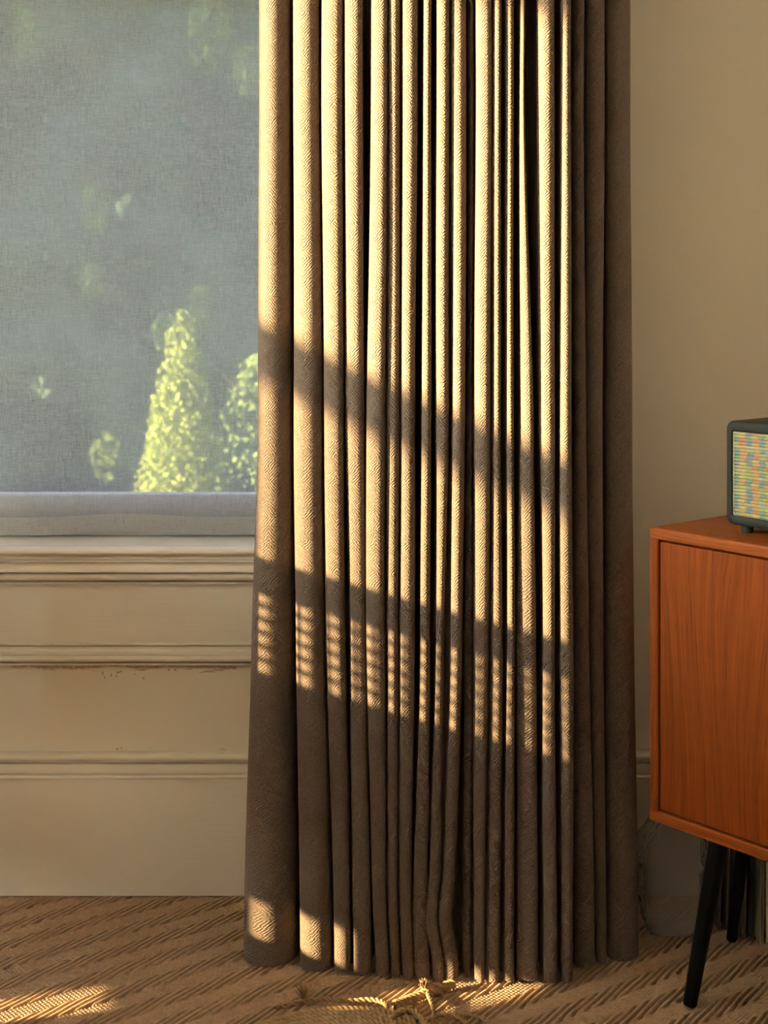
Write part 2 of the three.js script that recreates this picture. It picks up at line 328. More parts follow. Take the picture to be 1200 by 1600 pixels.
  const ridge = (u, v) => {
    u += 0.006 * (fbm(u * 18, v * 18, 18, 18, 14, 2) - 0.5); v += 0.014 * (fbm(u * 20, v * 20, 20, 20, 15, 2) - 0.5);
    const cu = u * COLS, c = Math.floor(cu), sv = v * SEG + hash(mod(c, COLS), 2, 16), k = Math.floor(sv), du = (cu - c) * T / COLS, dv = (sv - k) * T / SEG;
    const s = dirs[mod(c, COLS)][mod(k, SEG)], ph = (dv + (s > 0 ? du : T / COLS - du)) / PITCH;
    return Math.abs(2 * (ph - Math.floor(ph)) - 1);
  };
  const clothBump = valueTexture(1024, 1024, (u, v) => 0.55 * sstep(0.1, 0.9, ridge(u, v)) * (0.55 + 0.9 * fbm(u * 14, v * 14, 14, 14, 18, 2)) + 0.5 * fbm(u * 170, v * 170, 170, 170, 17, 2), 1 / T, 1 / T);
  const clothColor = colorTexture(1024, 1024, (u, v) => {
    const n = 0.88 + 0.2 * ridge(u, v) + 0.7 * (fbm(u * 120, v * 200, 120, 200, 19, 2) - 0.5);
    return [0.14 * n, 0.1 * n, 0.081 * n];
  }, 1 / T, 1 / T);
  const cloth = phys({ map: clothColor, bumpMap: clothBump, bumpScale: 0.002, roughness: 1, sheen: 0.2, sheenRoughness: 0.6, sheenColor: lin(0.6, 0.5, 0.36), specularIntensity: 0.2 });
  const cur = thing('curtain', 'heavy oatmeal wool curtain in deep vertical folds hanging to the carpet', 'curtain', [0, 0, 0]);
  mesh('fabric', g, cloth, cur);
  // pole it hangs from, above the frame
  const brass = std({ color: lin(0.35, 0.25, 0.12), metalness: 1, roughness: 0.4 });
  const pole = thing('curtain_pole', 'brass curtain pole above the wool curtain', 'curtain pole', [0, 2.6, 0.37]);
  const cyl = new THREE.CylinderGeometry(0.015, 0.015, 2.6, 20); cyl.rotateZ(Math.PI / 2); cyl.translate(-0.72, 0, 0); mesh('pole', cyl, brass, pole);
  for (const x of [-2.02, 0.58]) { const s = new THREE.LatheGeometry([[0, -0.03], [0.018, -0.028], [0.03, -0.008], [0.03, 0.01], [0.015, 0.028], [0, 0.032]].map((p) => new THREE.Vector2(...p)), 18); s.rotateZ(Math.PI / 2); s.translate(x, 0, 0); mesh('finial', s, brass, pole); }
  mesh('bracket', merged([box(0.53, 0.55, -0.035, -0.012, -0.37, 0.01), box(0.51, 0.57, -0.08, 0.03, -0.372, -0.362)]), brass, pole);
}

// ---------------------------------------------------------------- linen blind
{
  const thr = (u, v) => {
    const a = vnoise(u * 420, v * 26, 420, 26, 61), b = vnoise(u * 22, v * 420, 22, 420, 62), c = vnoise(u * 420, v * 420, 420, 420, 63);
    const slub = Math.max(sstep(0.86, 0.98, vnoise(u * 240, v * 18, 240, 18, 64)), 0.7 * sstep(0.88, 0.99, vnoise(u * 14, v * 240, 14, 240, 65)));
    return [0.34 * a + 0.3 * b + 0.36 * c, slub];
  };
  const W = 1.56, x0 = -1.45, z0 = -0.095, yb = 0.772, yt = 2.84;
  const lift = (x) => { const px = 600 + x * 2400 / (EYE.z - z0); return 0.0115 * Math.exp(-(((px - 190) / 95) ** 2)) - 0.002 * Math.sin(px * 0.011); };
  function sheet(ya, yb2, wave, n, zfun) {
    const g = new THREE.PlaneGeometry(1, 1, 120, n), p = g.attributes.position, uv = g.attributes.uv;
    for (let i = 0; i < p.count; i++) { const x = x0 + W * (p.getX(i) + 0.5), t = p.getY(i) + 0.5, y = lerp(ya, yb2, t) + lift(x) * wave(t); p.setXYZ(i, x, y, zfun(x, t)); uv.setXY(i, x, y); }
    g.computeVertexNormals(); return g;
  }
  const alpha = valueTexture(1024, 1024, (u, v) => { const [t, s] = thr(u, v); return 0.64 + 0.45 * (t - 0.5) + 0.28 * s; }, 1 / 0.3, 1 / 0.3);
  const tone = colorTexture(1024, 1024, (u, v) => { const [t, s] = thr(u, v), k = 0.86 + 0.35 * (t - 0.5) - 0.42 * s; return [0.385 * k, 0.385 * k, 0.40 * k]; }, 1 / 0.3, 1 / 0.3);
  const linen = phys({ map: tone, alphaMap: alpha, transparent: true, transmission: 0.5, thickness: 0, roughness: 1, specularIntensity: 0.1 });
  const hemMat = phys({ map: tone, roughness: 1, transmission: 0.12, thickness: 0, specularIntensity: 0.1 });
  const b = thing('window_blind', 'sheer grey linen blind pulled down over the window', 'blind');
  mesh('fabric', sheet(yb, yt, (t) => Math.max(0, 1 - t * 22), 60, (x, t) => z0 + 0.004 * Math.sin(x * 9) * Math.max(0, 1 - t * 8)), linen, b);
  const hem = mesh('hem', merged([sheet(yb - 0.037, yb + 0.001, () => 1, 4, (x) => z0 + 0.0022 + 0.004 * Math.sin(x * 9)), sheet(yb - 0.037, yb + 0.001, () => 1, 4, (x) => z0 - 0.0022 + 0.004 * Math.sin(x * 9))]), hemMat, b);
  hem.userData.label = 'thick folded hem with a wavy lower edge';
  const b2 = thing('window_blind', 'cream linen blind glowing in the sun at the left wall', 'blind', [-3.66, 0, 3.06]);
  const side = new THREE.PlaneGeometry(2.16, 2.5, 40, 4), sp = side.attributes.position; for (let i = 0; i < sp.count; i++) sp.setZ(i, 0.004 * Math.sin(sp.getX(i) * 8)); side.rotateY(Math.PI / 2); side.translate(-0.012, 1.625, 0); side.computeVertexNormals();
  mesh('fabric', side, phys({ color: lin(0.76, 0.80, 0.95), transmission: 0.72, thickness: 0, roughness: 1, specularIntensity: 0.1 }), b2);
  const tube = new THREE.CylinderGeometry(0.02, 0.02, W, 20); tube.rotateZ(Math.PI / 2); tube.translate(x0 + W / 2, yt + 0.01, z0 - 0.018); mesh('roller', tube, sashPaint, b);
}

// ---------------------------------------------------------------- sideboard
const SB = { x: 0.4865, z: 0.423, turn: -Math.atan2(0.776, 0.631), top: 0.838, bottom: 0.30, depth: 0.33, len: 1.2 };
const woodTexture = (seed, base, dark, w = 512, h = 1024) => colorTexture(w, h, (u, v) => {
  const wob = 0.05 * (fbm(u * 3, v * 2, 3, 2, seed, 3) - 0.5) + 0.03 * Math.sin(2 * Math.PI * (v + u));
  const x = u + wob, g1 = fbm(x * 26, v * 2, 26, 2, seed + 5, 4), g2 = fbm(x * 150, v * 5, 150, 5, seed + 9, 3), pore = sstep(0.72, 0.9, vnoise(x * 300, v * 24, 300, 24, seed + 14));
  let k = 0.5 + 0.7 * (g1 - 0.5) + 1.2 * (g2 - 0.5); k = Math.min(1, Math.max(0, k));
  return [0, 1, 2].map((c) => lerp(dark[c], base[c], k) * (1 - 0.25 * pore));
});
{
  const base = [0.225, 0.046, 0.004], dark = [0.14, 0.024, 0.002];
  const tA = woodTexture(201, base, dark); tA.repeat.set(1 / 0.34, 1 / 0.8);
  const tB = woodTexture(231, [0.30, 0.070, 0.009], [0.18, 0.035, 0.004]); tB.repeat.set(1 / 0.34, 1 / 0.8); tB.rotation = Math.PI / 2;
  const doorMat = phys({ map: tA, roughness: 0.5, specularIntensity: 0.25, clearcoat: 0.0, clearcoatRoughness: 0.35 });
  const caseMat = phys({ map: tB, roughness: 0.42, specularIntensity: 0.35, clearcoat: 0.0, clearcoatRoughness: 0.3 });
  const sideMat = phys({ map: tA, roughness: 0.42, specularIntensity: 0.35, clearcoat: 0.0, clearcoatRoughness: 0.3 });
  const black = phys({ color: lin(0.004, 0.004, 0.004), roughness: 0.6, specularIntensity: 0.12 });
  const s = thing('sideboard', 'teak sideboard on black tapered legs beside the curtain', 'sideboard', [SB.x, 0, SB.z], SB.turn);
  const { len: L, depth: D, top: t, bottom: b } = SB, e = 0.021, r = 0.004;
  mesh('top', box(0, L, t - e, t, -D, 0, r), caseMat, s);
  mesh('base', box(0, L, b, b + e, -D, 0, r), caseMat, s);
  mesh('side_panel', box(0, e * 0.95, b + 0.004, t - 0.004, -D, -0.0006, r), sideMat, s);
  mesh('side_panel', box(L - e * 0.95, L, b + 0.004, t - 0.004, -D, -0.0006, r), sideMat, s);
  mesh('back_panel', box(e * 0.8, L - e * 0.8, b + e * 0.8, t - e * 0.8, -D, -D + 0.008), sideMat, s);
  mesh('carcass', merged([box(e * 0.9, L - e * 0.9, b + e * 0.9, t - e * 0.9, -0.05, -0.03)]), sideMat, s);
  const gap = 0.0035, a0 = e * 0.95 + gap, a1 = L - e * 0.95 - gap, m = (a0 + a1) / 2;
  for (const [p, q] of [[a0, m - gap / 2], [m + gap / 2, a1]]) mesh('door', box(p, q, b + e + gap, t - e - gap, -0.022, -0.0035, 0.002), doorMat, s);
  const leg = (fx, fz, tx, tz, r0 = 0.0125, r1 = 0.0185) => {
    const A = new THREE.Vector3(fx, 0.0015, fz), B = new THREE.Vector3(tx, b + 0.002, tz), d = B.clone().sub(A), g = new THREE.LatheGeometry([[0, 0], [r0 - 0.002, 0], [r0, 0.004], [r1, d.length()], [0, d.length()]].map((p) => new THREE.Vector2(...p)), 28);
    g.applyQuaternion(new THREE.Quaternion().setFromUnitVectors(new THREE.Vector3(0, 1, 0), d.normalize())); g.translate(A.x, A.y, A.z);
    mesh('leg', toCreasedNormals(g, 0.7), black, s);
  };
  leg(0.105, 0.012, 0.128, -0.045); leg(-0.018, -0.262, 0.035, -0.25, 0.0105, 0.015); leg(L - 0.105, 0.012, L - 0.128, -0.045); leg(L + 0.012, -0.268, L - 0.06, -0.25);
}

// ---------------------------------------------------------------- speaker on the sideboard
{
  const body = phys({ color: lin(0.012, 0.012, 0.011), roughness: 0.55, specularIntensity: 0.4, bumpMap: valueTexture(256, 256, (u, v) => fbm(u * 60, v * 60, 60, 60, 301, 2), 20, 20), bumpScale: 0.0002 });
  const gold = std({ color: lin(0.75, 0.62, 0.38), metalness: 0.8, roughness: 0.35 });
  const rubber = std({ color: lin(0.008, 0.008, 0.008), roughness: 0.7 });
  const W = 0.30, H = 0.187, D = 0.135;
  const c = Math.cos(SB.turn), sn = Math.sin(SB.turn), lx = 0.119, lz = -0.073;
  const sp = thing('speaker', 'small black speaker with multicoloured woven front on the sideboard', 'speaker', [SB.x + c * lx + sn * lz, SB.top, SB.z - sn * lx + c * lz], SB.turn);
  const foot = 0.0135, y0 = foot, y1 = foot + H;
  // shell: a rounded tube whose front is set back behind a lip
  const rr = (x0, y0, x1, y1, r) => { const s = new THREE.Shape(); s.moveTo(x0 + r, y0); s.lineTo(x1 - r, y0); s.absarc(x1 - r, y0 + r, r, -Math.PI / 2, 0); s.lineTo(x1, y1 - r); s.absarc(x1 - r, y1 - r, r, 0, Math.PI / 2); s.lineTo(x0 + r, y1); s.absarc(x0 + r, y1 - r, r, Math.PI / 2, Math.PI); s.lineTo(x0, y0 + r); s.absarc(x0 + r, y0 + r, r, Math.PI, Math.PI * 1.5); return s; };
  const sh = rr(0.003, y0 + 0.003, W - 0.003, y1 - 0.003, 0.013), hole = rr(0.0095, y0 + 0.0135, W - 0.0095, y1 - 0.0165, 0.006); sh.holes.push(hole);
  const shell = new THREE.ExtrudeGeometry(sh, { depth: D - 0.006, bevelEnabled: true, bevelSize: 0.003, bevelThickness: 0.003, bevelSegments: 3, curveSegments: 8 }); shell.translate(0, 0, -D + 0.003);
  mesh('shell', planarUV(toCreasedNormals(shell, 0.7)), body, sp);
  mesh('back_panel', box(0.006, W - 0.006, y0 + 0.006, y1 - 0.006, -D + 0.002, -D + 0.008), body, sp);
  // woven front: rows of coloured cords
  const gx0 = 0.0135, gx1 = W - 0.0135, gy0 = y0 + 0.0165, gy1 = y1 - 0.0195, ROWS = 25;
  const pal = { t: [0.20, 0.36, 0.33], g: [0.40, 0.46, 0.20], y: [0.66, 0.54, 0.22], o: [0.72, 0.38, 0.15], r: [0.70, 0.24, 0.11], b: [0.20, 0.29, 0.40], m: [0.42, 0.50, 0.36] };
  const colsPal = ['ttmgtb', 'oyrooy', 'btgbmb', 'royoor', 'gtmbgt', 'yoroyy'];
  const weaveTex = colorTexture(1024, 512, (u, v) => {
    const row = Math.floor(v * ROWS), xm = u * (gx1 - gx0), cu = xm / 0.0145 + 0.5 * (hash(row, 3, 311) - 0.5), ci = Math.floor(cu), key = colsPal[mod(ci, 6)];
    const pick = (i) => { const kk = colsPal[mod(i, 6)]; return pal[kk[Math.floor(hash(i, row, 312) * 0.999 * kk.length)]]; };
    const a = pick(ci), b = pick(ci + 1), f = sstep(0.6, 1, cu - ci), th = mod(xm / 0.0016, 1) < 0.3 ? 0.72 : 1, n = th * (0.85 + 0.3 * hash(Math.floor(u * 700), row, 313));
    const cream = [0.72, 0.64, 0.42], mixv = 0.02 + 0.22 * hash(Math.floor(xm / 0.004), row, 314);
    return [0, 1, 2].map((k) => Math.min(1, lerp(lerp(a[k], b[k], f), cream[k], mixv) * n * 0.66));
  });
  weaveTex.wrapS = weaveTex.wrapT = THREE.ClampToEdgeWrapping;
  const gg = new THREE.PlaneGeometry(gx1 - gx0, gy1 - gy0, 8, ROWS * 8), p = gg.attributes.position;
  for (let i = 0; i < p.count; i++) { const v = p.getY(i) / (gy1 - gy0) + 0.5; p.setZ(i, 0.0055 * Math.pow(Math.abs(Math.sin(Math.PI * v * ROWS)), 0.7)); }
  gg.computeVertexNormals(); gg.translate((gx0 + gx1) / 2, (gy0 + gy1) / 2, -0.0085);
  mesh('grille_cloth', gg, std({ map: weaveTex, roughness: 0.85 }), sp);
  const fr = rr(gx0 - 0.0022, gy0 - 0.0022, gx1 + 0.0022, gy1 + 0.0022, 0.005); fr.holes.push(rr(gx0, gy0, gx1, gy1, 0.004));
  const frG = new THREE.ExtrudeGeometry(fr, { depth: 0.003, bevelEnabled: true, bevelSize: 0.0005, bevelThickness: 0.0005, bevelSegments: 1, curveSegments: 6 }); frG.translate(0, 0, -0.0068);
  mesh('grille_trim', frG, gold, sp);
  mesh('baffle', box(0.008, W - 0.008, y0 + 0.01, y1 - 0.01, -0.016, -0.0095), rubber, sp);
  for (const fx of [0.034, W - 0.034]) for (const fz of [-0.016, -D + 0.022]) { const f = new THREE.CylinderGeometry(0.0128, 0.0105, foot + 0.003, 20); f.translate(fx, (foot + 0.003) / 2, fz); mesh('foot', f, rubber, sp); }
}

// ---------------------------------------------------------------- record sleeves under the sideboard
{
  const cols = [[0.05, 0.04, 0.04], [0.10, 0.085, 0.07], [0.16, 0.13, 0.10], [0.12, 0.09, 0.07], [0.20, 0.16, 0.12], [0.03, 0.02, 0.02], [0.22, 0.20, 0.14], [0.18, 0.16, 0.10], [0.46, 0.38, 0.28], [0.42, 0.36, 0.30]];
  const paper = (c) => { const t = colorTexture(128, 128, (u, v) => { const n = 0.8 + 0.4 * fbm(u * 20, v * 20, 20, 20, Math.round(c[0] * 1000)); return c.map((k) => k * n); }, 4, 4); return std({ map: t, roughness: 0.75 }); };
  const spots = [
    // px of the front edge, z, thickness, lean, height, label
    [1124, 0.20, 0.004, 0.03, 0.283, 'dark thin record sleeve nearest the plastic bag, leaning right'],
    [1136, 0.195, 0.004, 0.03, 0.281, 'dim brown record sleeve second from the plastic bag'],
    [1150, 0.205, 0.005, 0.025, 0.285, 'worn grey record sleeve third from the plastic bag'],
    [1157, 0.215, 0.004, 0.025, 0.284, 'brown record sleeve fourth from the plastic bag'],
    [1164, 0.235, 0.003, 0.025, 0.285, 'thin tan record sleeve leaning beside the almost black one'],
    [1172, 0.228, 0.009, 0.025, 0.281, 'thick almost black record sleeve under the sideboard'],
    [1188, 0.262, 0.003, 0.012, 0.284, 'thin pale olive record sleeve beside the cream one'],
    [1192, 0.258, 0.004, 0.008, 0.285, 'olive brown record sleeve pressed against the cream one'],
    [1200, 0.255, 0.009, 0.004, 0.286, 'thick cream record sleeve standing under the sideboard'],
    [1213, 0.262, 0.009, 0.0, 0.286, 'grey beige record sleeve at the right edge of the picture'],
  ];
  spots.forEach(([px, z, th, lean, h, label], i) => {
    const x = (px - 600) * (EYE.z - z) / 2400;
    const o = thing('record_sleeve', label, 'record sleeve', [x, 0.001, z], 0.02, 'record sleeves under the sideboard');
    const c = box(-th / 2, th / 2, 0, h, -0.17, 0, Math.min(0.0012, th * 0.3)); c.rotateZ(-lean); c.translate(0, th / 2 * Math.abs(Math.sin(lean)), 0);
    mesh('cover', c, paper(cols[i]), o);
  });
}

// ---------------------------------------------------------------- crumpled plastic bag
{
  const g0 = new THREE.BoxGeometry(0.112, 0.232, 0.12, 30, 50, 24);
  let g = mergeVertices((() => { const k = g0.clone(); k.deleteAttribute('normal'); k.deleteAttribute('uv'); return k; })());
  const p = g.attributes.position, v = new THREE.Vector3();
  const cr = (x, y, s) => { let a = 0, w = 1; for (let k = 0; k < 4; k++) { a += w * (1 - 2 * Math.abs(vnoise(x, y, 997, 997, s + k) - 0.5) * 2); w *= 0.5; x *= 1.9; y *= 1.9; } return a; };
  for (let i = 0; i < p.count; i++) {
    v.fromBufferAttribute(p, i);
    const t = v.y / 0.232 + 0.5, pinch = 1 - 0.35 * sstep(0.72, 0.95, t) + 0.25 * sstep(0.95, 1, t), bulge = 1 + 0.1 * Math.sin(Math.PI * Math.min(1, t * 1.2));
    const ang = Math.atan2(v.z, v.x), d = 0.0045 * (cr(ang * 4 + 9, v.y * 28 + 40, 401) - 0.4) + 0.004 * (t > 0.75 ? cr(ang * 9 + 20, v.y * 60 + 70, 411) - 0.4 : 0);
    const r = Math.hypot(v.x, v.z) || 1e-6, cornerRound = 1 - 0.12 * sstep(0.075, 0.085, r);
    v.x = v.x * pinch * bulge * cornerRound + v.x / r * d + 0.02 * sstep(0.7, 1, t); v.z = v.z * pinch * bulge * cornerRound + v.z / r * d;
    if (t > 0.99) v.y += 0.014 * (vnoise(v.x * 60 + 50, v.z * 60 + 50, 999, 999, 421) - 0.5);
    if (t < 0.03) v.y = -0.116;
    p.setXYZ(i, v.x, v.y + 0.117, v.z);
  }
  g.computeVertexNormals();
  const film = phys({ color: lin(0.34, 0.31, 0.30), roughness: 0.3, transparent: true, opacity: 0.42, specularIntensity: 1, ior: 1.5 });
  const bag = thing('plastic_bag', 'crumpled clear plastic bag on the carpet between curtain and sideboard leg', 'plastic bag', [0.578, 0.001, 0.165]);
  mesh('film', g, film, bag);
}

// ---------------------------------------------------------------- jute rope lying on the carpet
{
  const jute = colorTexture(256, 256, (u, v) => { const n = 0.65 + 0.6 * fbm(u * 40, v * 8, 40, 8, 501, 3) + 0.25 * (hash(Math.floor(u * 256), Math.floor(v * 64), 502) - 0.5); return [0.36 * n, 0.225 * n, 0.11 * n]; });
  jute.repeat.set(1, 40);
  const juteMat = std({ map: jute, roughness: 0.95 });
  const w3 = (px, py, y = 0) => { const Z = 2400 * (1.3 - y) / (py - 430); return new THREE.Vector3((px - 600) * Z / 2400, y, EYE.z - Z); };
  // two or three yarns twisted round a path
  function rope(path, rad, twist, yarns = 3) {
    const curve = new THREE.CatmullRomCurve3(path, false, 'centripetal'), len = curve.getLength(), n = Math.max(12, Math.round(len / 0.0022)), fr = curve.computeFrenetFrames(n, false), list = [];
    for (let k = 0; k < yarns; k++) {
      const pts = [];
      for (let i = 0; i <= n; i++) { const a = 2 * Math.PI * (k / yarns + i / n * len / twist), q = curve.getPointAt(i / n); q.addScaledVector(fr.normals[i], Math.cos(a) * rad * 0.55).addScaledVector(fr.binormals[i], Math.sin(a) * rad * 0.55); pts.push(q); }
      list.push(new THREE.TubeGeometry(new THREE.CatmullRomCurve3(pts), n, rad * 0.56, 6));
    }
    return merged(list);
  }
  const r = mulberry(23);
  function tuft(at, dir, n, len) {
    const list = [];
    for (let i = 0; i < n; i++) { const d = dir.clone().add(new THREE.Vector3(r() - 0.5, r() - 0.3, r() - 0.5).multiplyScalar(0.9)).normalize(), a = at.clone(), b = a.clone().addScaledVector(d, len * (0.5 + 0.5 * r())), m = a.clone().lerp(b, 0.5).add(new THREE.Vector3(r() - 0.5, r() * 0.5, r() - 0.5).multiplyScalar(len * 0.25)); m.y = Math.max(m.y, 0.002); b.y = Math.max(b.y, 0.002); list.push(new THREE.TubeGeometry(new THREE.QuadraticBezierCurve3(a, m, b), 5, 0.0009, 4)); }
    return merged(list);
  }
  const o = thing('jute_rope', 'heap of twisted jute rope with frayed ends below the curtain', 'rope');
  const P = (list) => list.map(([x, y, h]) => w3(x, y, h));
  // long passes of the heap, nearest the lower edge of the frame, laid over each other
  for (let k = 0; k < 9; k++) {
    const a = k * 9.5;
    mesh('rope_coil', rope(P([[300 - a * 1.5 + k * 22, 1640 + a * 0.6, 0.012 + k * 0.002], [400 + k * 8, 1606 + a * 0.62, 0.014 + 0.002 * k], [470 + k * 7, 1586 + a * 0.66, 0.018 + 0.002 * k], [540 + k * 5, 1579 + a * 0.7, 0.022 + 0.0024 * k], [600 + k * 2, 1583 + a * 0.74, 0.02 + 0.002 * k], [650 - k * 4, 1600 + a * 0.8, 0.014 + 0.001 * k]]), 0.0074, 0.028), juteMat, o);
  }
  mesh('rope_strand', rope(P([[430, 1574, 0.004], [470, 1565, 0.006], [505, 1561, 0.008], [545, 1564, 0.012], [580, 1562, 0.016], [600, 1567, 0.018], [606, 1580, 0.02], [598, 1600, 0.018], [588, 1625, 0.016]]), 0.0042, 0.02, 2), juteMat, o);
  mesh('rope_strand', rope(P([[709, 1537, 0.008], [699, 1540, 0.008], [684, 1545, 0.008], [664, 1553, 0.008], [640, 1562, 0.008], [616, 1571, 0.012]]), 0.0085, 0.03), juteMat, o);
  mesh('rope_strand', rope(P([[600, 1612, 0.022], [612, 1592, 0.026], [630, 1579, 0.03], [650, 1583, 0.026], [664, 1600, 0.02], [668, 1630, 0.012]]), 0.0058, 0.024), juteMat, o);
  mesh('rope_strand', rope(P([[668, 1552, 0.012], [674, 1566, 0.012], [678, 1580, 0.01], [676, 1600, 0.008], [670, 1620, 0.006]]), 0.004, 0.02, 2), juteMat, o);
  mesh('rope_strand', rope(P([[640, 1618, 0.01], [664, 1598, 0.009], [690, 1586, 0.007], [715, 1589, 0.006], [735, 1604, 0.005]]), 0.004, 0.02, 2), juteMat, o);
  mesh('rope_strand', rope(P([[700, 1570, 0.004], [730, 1566, 0.004], [756, 1574, 0.004]]).map((q) => q.add(new THREE.Vector3(0, 0, 0.045))), 0.003, 0.02, 2), juteMat, o);
  const kn = w3(668, 1544, 0.012); mesh('knot', (() => { const s = new THREE.TorusKnotGeometry(0.0075, 0.004, 60, 8, 2, 3); s.translate(kn.x, kn.y, kn.z); return s; })(), juteMat, o);
  mesh('frayed_end', tuft(w3(664, 1548, 0.01), new THREE.Vector3(-0.3, 1, 0.2), 46, 0.024), juteMat, o);
  mesh('frayed_end', tuft(w3(474, 1563, 0.006), new THREE.Vector3(-0.05, 1, 0.1), 60, 0.03), juteMat, o);
}

// ---------------------------------------------------------------- bench by the sunny window, outside the frame: its lattice back casts the dotted shade
{
  const A = 78 * Math.PI / 180, oak = std({ color: lin(0.32, 0.2, 0.1), roughness: 0.6 }), pad = std({ color: lin(0.4, 0.34, 0.27), roughness: 0.95 });
  const b = thing('lattice_back_bench', 'oak bench with a lattice back left of the curtain', 'bench', [-1.0, 0, 0.74], -A);
  const x0 = -0.52, x1 = 0.27, t = 0.015;
  mesh('top_rail', box(x0, x1, 0.918, 0.983, -t, t, 0.005), oak, b);
  mesh('lower_rail', box(x0, x1, 0.70, 0.768, -t, t, 0.005), oak, b);
  const sl = [];
  for (let y = 0.768 + 0.0255; y < 0.915; y += 0.0255) sl.push(box(x0, x1, y - 0.0045, y + 0.0045, -0.003, 0.001));
  for (let x = x0 + 0.03; x < x1; x += 0.024) sl.push(box(x - 0.0045, x + 0.0045, 0.765, 0.921, -0.001, 0.003));
  mesh('lattice', merged(sl), oak, b);
  mesh('back_cushion', box(x0 + 0.02, x1 - 0.02, 0.46, 0.72, 0.0, 0.08, 0.02), pad, b);
  mesh('seat', box(x0, x1, 0.452, 0.495, -t, 0.45, 0.008), pad, b);
  mesh('stretcher', box(x0, x1, 0.198, 0.266, -t, t), oak, b);
  mesh('stretcher', box(x0, x1, 0.252, 0.317, 0.41, 0.44), oak, b);
  for (const x of [x0 + 0.02, -0.002, x1 - 0.02]) for (const z of [0, 0.425]) mesh('leg', box(x - 0.0225, x + 0.0225, 0, z ? 0.455 : x === -0.002 ? 0.455 : 0.95, z - 0.018, z + 0.018), oak, b);
}

// ---------------------------------------------------------------- armchair in front of the bench, outside the frame: it shades the carpet right of the curtain
{
  const cloth = std({ color: lin(0.22, 0.16, 0.12), roughness: 0.95 }), oak = std({ color: lin(0.18, 0.1, 0.05), roughness: 0.6 });
  const a = thing('armchair', 'brown high-backed armchair left of the camera view', 'armchair', [-0.99, 0, 1.62], -0.06);
  mesh('seat', box(-0.34, 0.34, 0.2, 0.42, -0.3, 0.3, 0.03), cloth, a);
  mesh('seat_cushion', box(-0.32, 0.32, 0.42, 0.52, -0.22, 0.31, 0.04), cloth, a);
  mesh('backrest', box(-0.42, 0.42, 0.2, 1.25, -0.34, -0.2, 0.06), cloth, a);
  for (const x of [-0.37, 0.37]) mesh('armrest', box(x - 0.05, x + 0.05, 0.2, 0.66, -0.24, 0.32, 0.04), cloth, a);
  for (const x of [-0.35, 0.35]) for (const z of [-0.28, 0.27]) { const l = new THREE.CylinderGeometry(0.022, 0.014, 0.21, 14); l.translate(x, 0.105, z); mesh('leg', l, oak, a); }
}

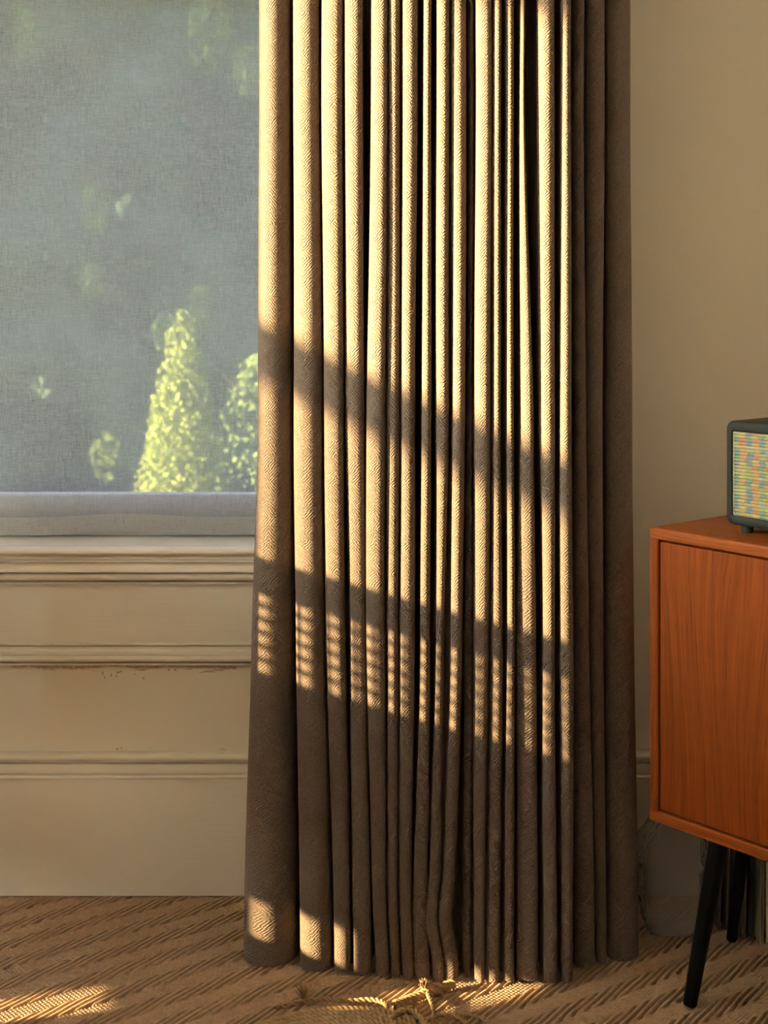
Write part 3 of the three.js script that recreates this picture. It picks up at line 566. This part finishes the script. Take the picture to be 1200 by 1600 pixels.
// ---------------------------------------------------------------- garden
{
  const lawnMat = std({ color: lin(0.10, 0.15, 0.05), roughness: 1 });
  const lawn = mesh('lawn', box(-40, 40, -0.8, -0.6, -40, -0.4), lawnMat, scene); tag(lawn, 'green lawn outside the window', 'lawn', null, 'stuff');
  const leafG = new THREE.CircleGeometry(1, 5); leafG.scale(0.6, 1, 1);
  const leafMat = phys({ color: 0xffffff, roughness: 1, specularIntensity: 0.2, transmission: 0.35, thickness: 0 });
  const bark = std({ color: lin(0.12, 0.09, 0.06), roughness: 0.95 });
  function shrub(name, label, cat, [x, y, z], rx, ry, rz, n, size, col, cone, seed, trunk, core) {
    const o = thing(name, label, cat, [x, y, z]), q = mulberry(seed), M = new THREE.Matrix4(), C = new THREE.Color();
    const inst = new THREE.InstancedMesh(leafG, leafMat, n); inst.name = 'foliage'; inst.userData.kind = 'stuff'; inst.castShadow = inst.receiveShadow = true;
    for (let i = 0; i < n; i++) {
      let a = 2 * Math.PI * q(), t = cone ? 1 - Math.sqrt(1 - q()) : q(), r = Math.pow(q(), 0.4), w = cone ? (1 - t * 0.9) : Math.sqrt(Math.max(0.02, 1 - (2 * t - 1) ** 2));
      w *= 0.8 + 0.35 * vnoise(a * 3 + 30, t * 8 + 30, 999, 999, seed);
      const e = new THREE.Euler(q() * 6, q() * 6, q() * 6), s = size * (0.6 + 0.8 * q());
      M.compose(new THREE.Vector3(Math.cos(a) * r * rx * w, trunk + t * ry, Math.sin(a) * r * rz * w), new THREE.Quaternion().setFromEuler(e), new THREE.Vector3(s, s, s));
      inst.setMatrixAt(i, M); const k = 0.7 + 0.6 * q(); inst.setColorAt(i, C.setRGB(col[0] * k, col[1] * k, col[2] * k));
    }
    o.add(inst);
    if (core) { const k = new THREE.IcosahedronGeometry(1, 5), kp = k.attributes.position; for (let i = 0; i < kp.count; i++) { const x = kp.getX(i), yy = kp.getY(i), z = kp.getZ(i), f = 0.72 + 0.3 * vnoise(x * 5 + 40, yy * 5 + z * 3 + 40, 999, 999, seed); kp.setXYZ(i, x * f * rx, yy * f * ry / 2 + trunk + ry / 2, z * f * rz); } k.computeVertexNormals(); mesh('crown', k, std({ color: lin(col[0], col[1], col[2]), roughness: 1 }), o); }
    const tr = new THREE.CylinderGeometry(0.05 * rx, 0.09 * rx, trunk + ry * 0.6, 10); tr.translate(0, (trunk + ry * 0.6) / 2, 0); mesh('trunk', tr, bark, o);
    return o;
  }
  shrub('conifer', 'yellow green cone shaped shrub behind the linen blind', 'shrub', [-0.9, -0.6, -3.6], 0.42, 1.65, 0.42, 16000, 0.013, [0.25, 0.29, 0.08], true, 61, 0.1);
  shrub('bush', 'small sunlit bush behind the blind beside the curtain', 'shrub', [-0.55, -0.6, -3.5], 0.22, 1.45, 0.3, 2200, 0.013, [0.18, 0.23, 0.075], false, 62, 0.1);
  {
    // a slender sapling whose sprays of leaves catch the sun
    const o = thing('sapling', 'slender sapling with scattered sunlit leaf sprays behind the blind', 'tree', [-0.45, -0.6, -3.9]), q = mulberry(71), M = new THREE.Matrix4(), C = new THREE.Color();
    const tr = new THREE.CylinderGeometry(0.012, 0.03, 3.6, 8); tr.translate(0, 1.8, 0); mesh('trunk', tr, bark, o);
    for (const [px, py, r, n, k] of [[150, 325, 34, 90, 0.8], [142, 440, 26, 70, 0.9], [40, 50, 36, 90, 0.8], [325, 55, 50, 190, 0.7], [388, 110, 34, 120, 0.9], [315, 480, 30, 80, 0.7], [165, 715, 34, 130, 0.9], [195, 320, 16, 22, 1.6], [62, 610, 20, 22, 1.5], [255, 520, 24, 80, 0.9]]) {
      const Z = 7.143, cx = (px - 600) * Z / 2400 + 0.45, cy = 1.9 - (py - 430) * Z / 2400, R = r * Z / 2400;
      const inst = new THREE.InstancedMesh(leafG, leafMat, n); inst.name = 'leaf_spray'; inst.userData.kind = 'stuff';
      for (let i = 0; i < n; i++) {
        const a = q() * 6.283, d = Math.sqrt(q()) * R, s = 0.015 * (0.6 + 0.8 * q());
        M.compose(new THREE.Vector3(cx + Math.cos(a) * d * 0.7, cy + Math.sin(a) * d * 1.2, (q() - 0.5) * R), new THREE.Quaternion().setFromEuler(new THREE.Euler(q() * 6, q() * 6, q() * 6)), new THREE.Vector3(s, s, s));
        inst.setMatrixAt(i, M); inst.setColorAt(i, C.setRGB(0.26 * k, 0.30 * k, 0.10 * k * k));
      }
      o.add(inst);
      const br = new THREE.TubeGeometry(new THREE.QuadraticBezierCurve3(new THREE.Vector3(0, Math.max(0.2, cy - 0.35 - 0.3 * Math.abs(cx)), 0), new THREE.Vector3(cx * 0.5, cy - 0.15, 0), new THREE.Vector3(cx, cy, 0)), 10, 0.0028, 5); mesh('branch', br, bark, o);
    }
  }
  {
    const o = thing('hedge', 'tall dark hedge across the garden behind the blind', 'hedge', [-1.3, -0.6, -6.6]), q = mulberry(81), M = new THREE.Matrix4(), C = new THREE.Color();
    const k = new THREE.BoxGeometry(5.2, 4.8, 0.7, 60, 56, 6), kp = k.attributes.position; for (let i = 0; i < kp.count; i++) { const x = kp.getX(i), y = kp.getY(i), z = kp.getZ(i); kp.setXYZ(i, x, y + 2.4, z + 0.35 * (vnoise(x * 3 + 40, y * 3 + 40, 999, 999, 82) - 0.5)); } k.computeVertexNormals();
    mesh('core', k, std({ color: lin(0.065, 0.08, 0.05), roughness: 1 }), o);
    const n = 9000, inst = new THREE.InstancedMesh(leafG, leafMat, n); inst.name = 'foliage'; inst.userData.kind = 'stuff';
    for (let i = 0; i < n; i++) { const s = 0.05 * (0.6 + 0.8 * q()), x = (q() - 0.5) * 5.2, y = q() * 4.8; M.compose(new THREE.Vector3(x, y, 0.3 + 0.25 * (vnoise(x * 3 + 40, y * 3 + 37, 999, 999, 82) - 0.5) + 0.15 * q()), new THREE.Quaternion().setFromEuler(new THREE.Euler(q() * 6, q() * 6, q() * 6)), new THREE.Vector3(s, s, s)); inst.setMatrixAt(i, M); const c = 0.6 + 0.8 * q(); inst.setColorAt(i, C.setRGB(0.065 * c, 0.08 * c, 0.05 * c)); }
    o.add(inst);
  }
  shrub('tree', 'dark leafy tree standing behind the cone shaped shrub', 'tree', [-3.0, -0.6, -8.9], 2.1, 5.6, 1.2, 9000, 0.10, [0.07, 0.11, 0.04], false, 63, 0.4, true);
  shrub('tree', 'dark tree behind the blind towards the curtain edge', 'tree', [0.6, -0.6, -11.2], 2.8, 6.6, 1.5, 9000, 0.10, [0.06, 0.10, 0.04], false, 64, 0.4, true);
  shrub('tree', 'large tree left of the window shading the garden', 'tree', [-7.5, -0.6, -4.2], 2.4, 6.5, 2.6, 9000, 0.11, [0.07, 0.11, 0.04], false, 65, 0.8, true);
}

scene.traverse((o) => { if (o.isMesh) { o.castShadow = true; o.receiveShadow = true; } });
renderer.render(scene, camera);
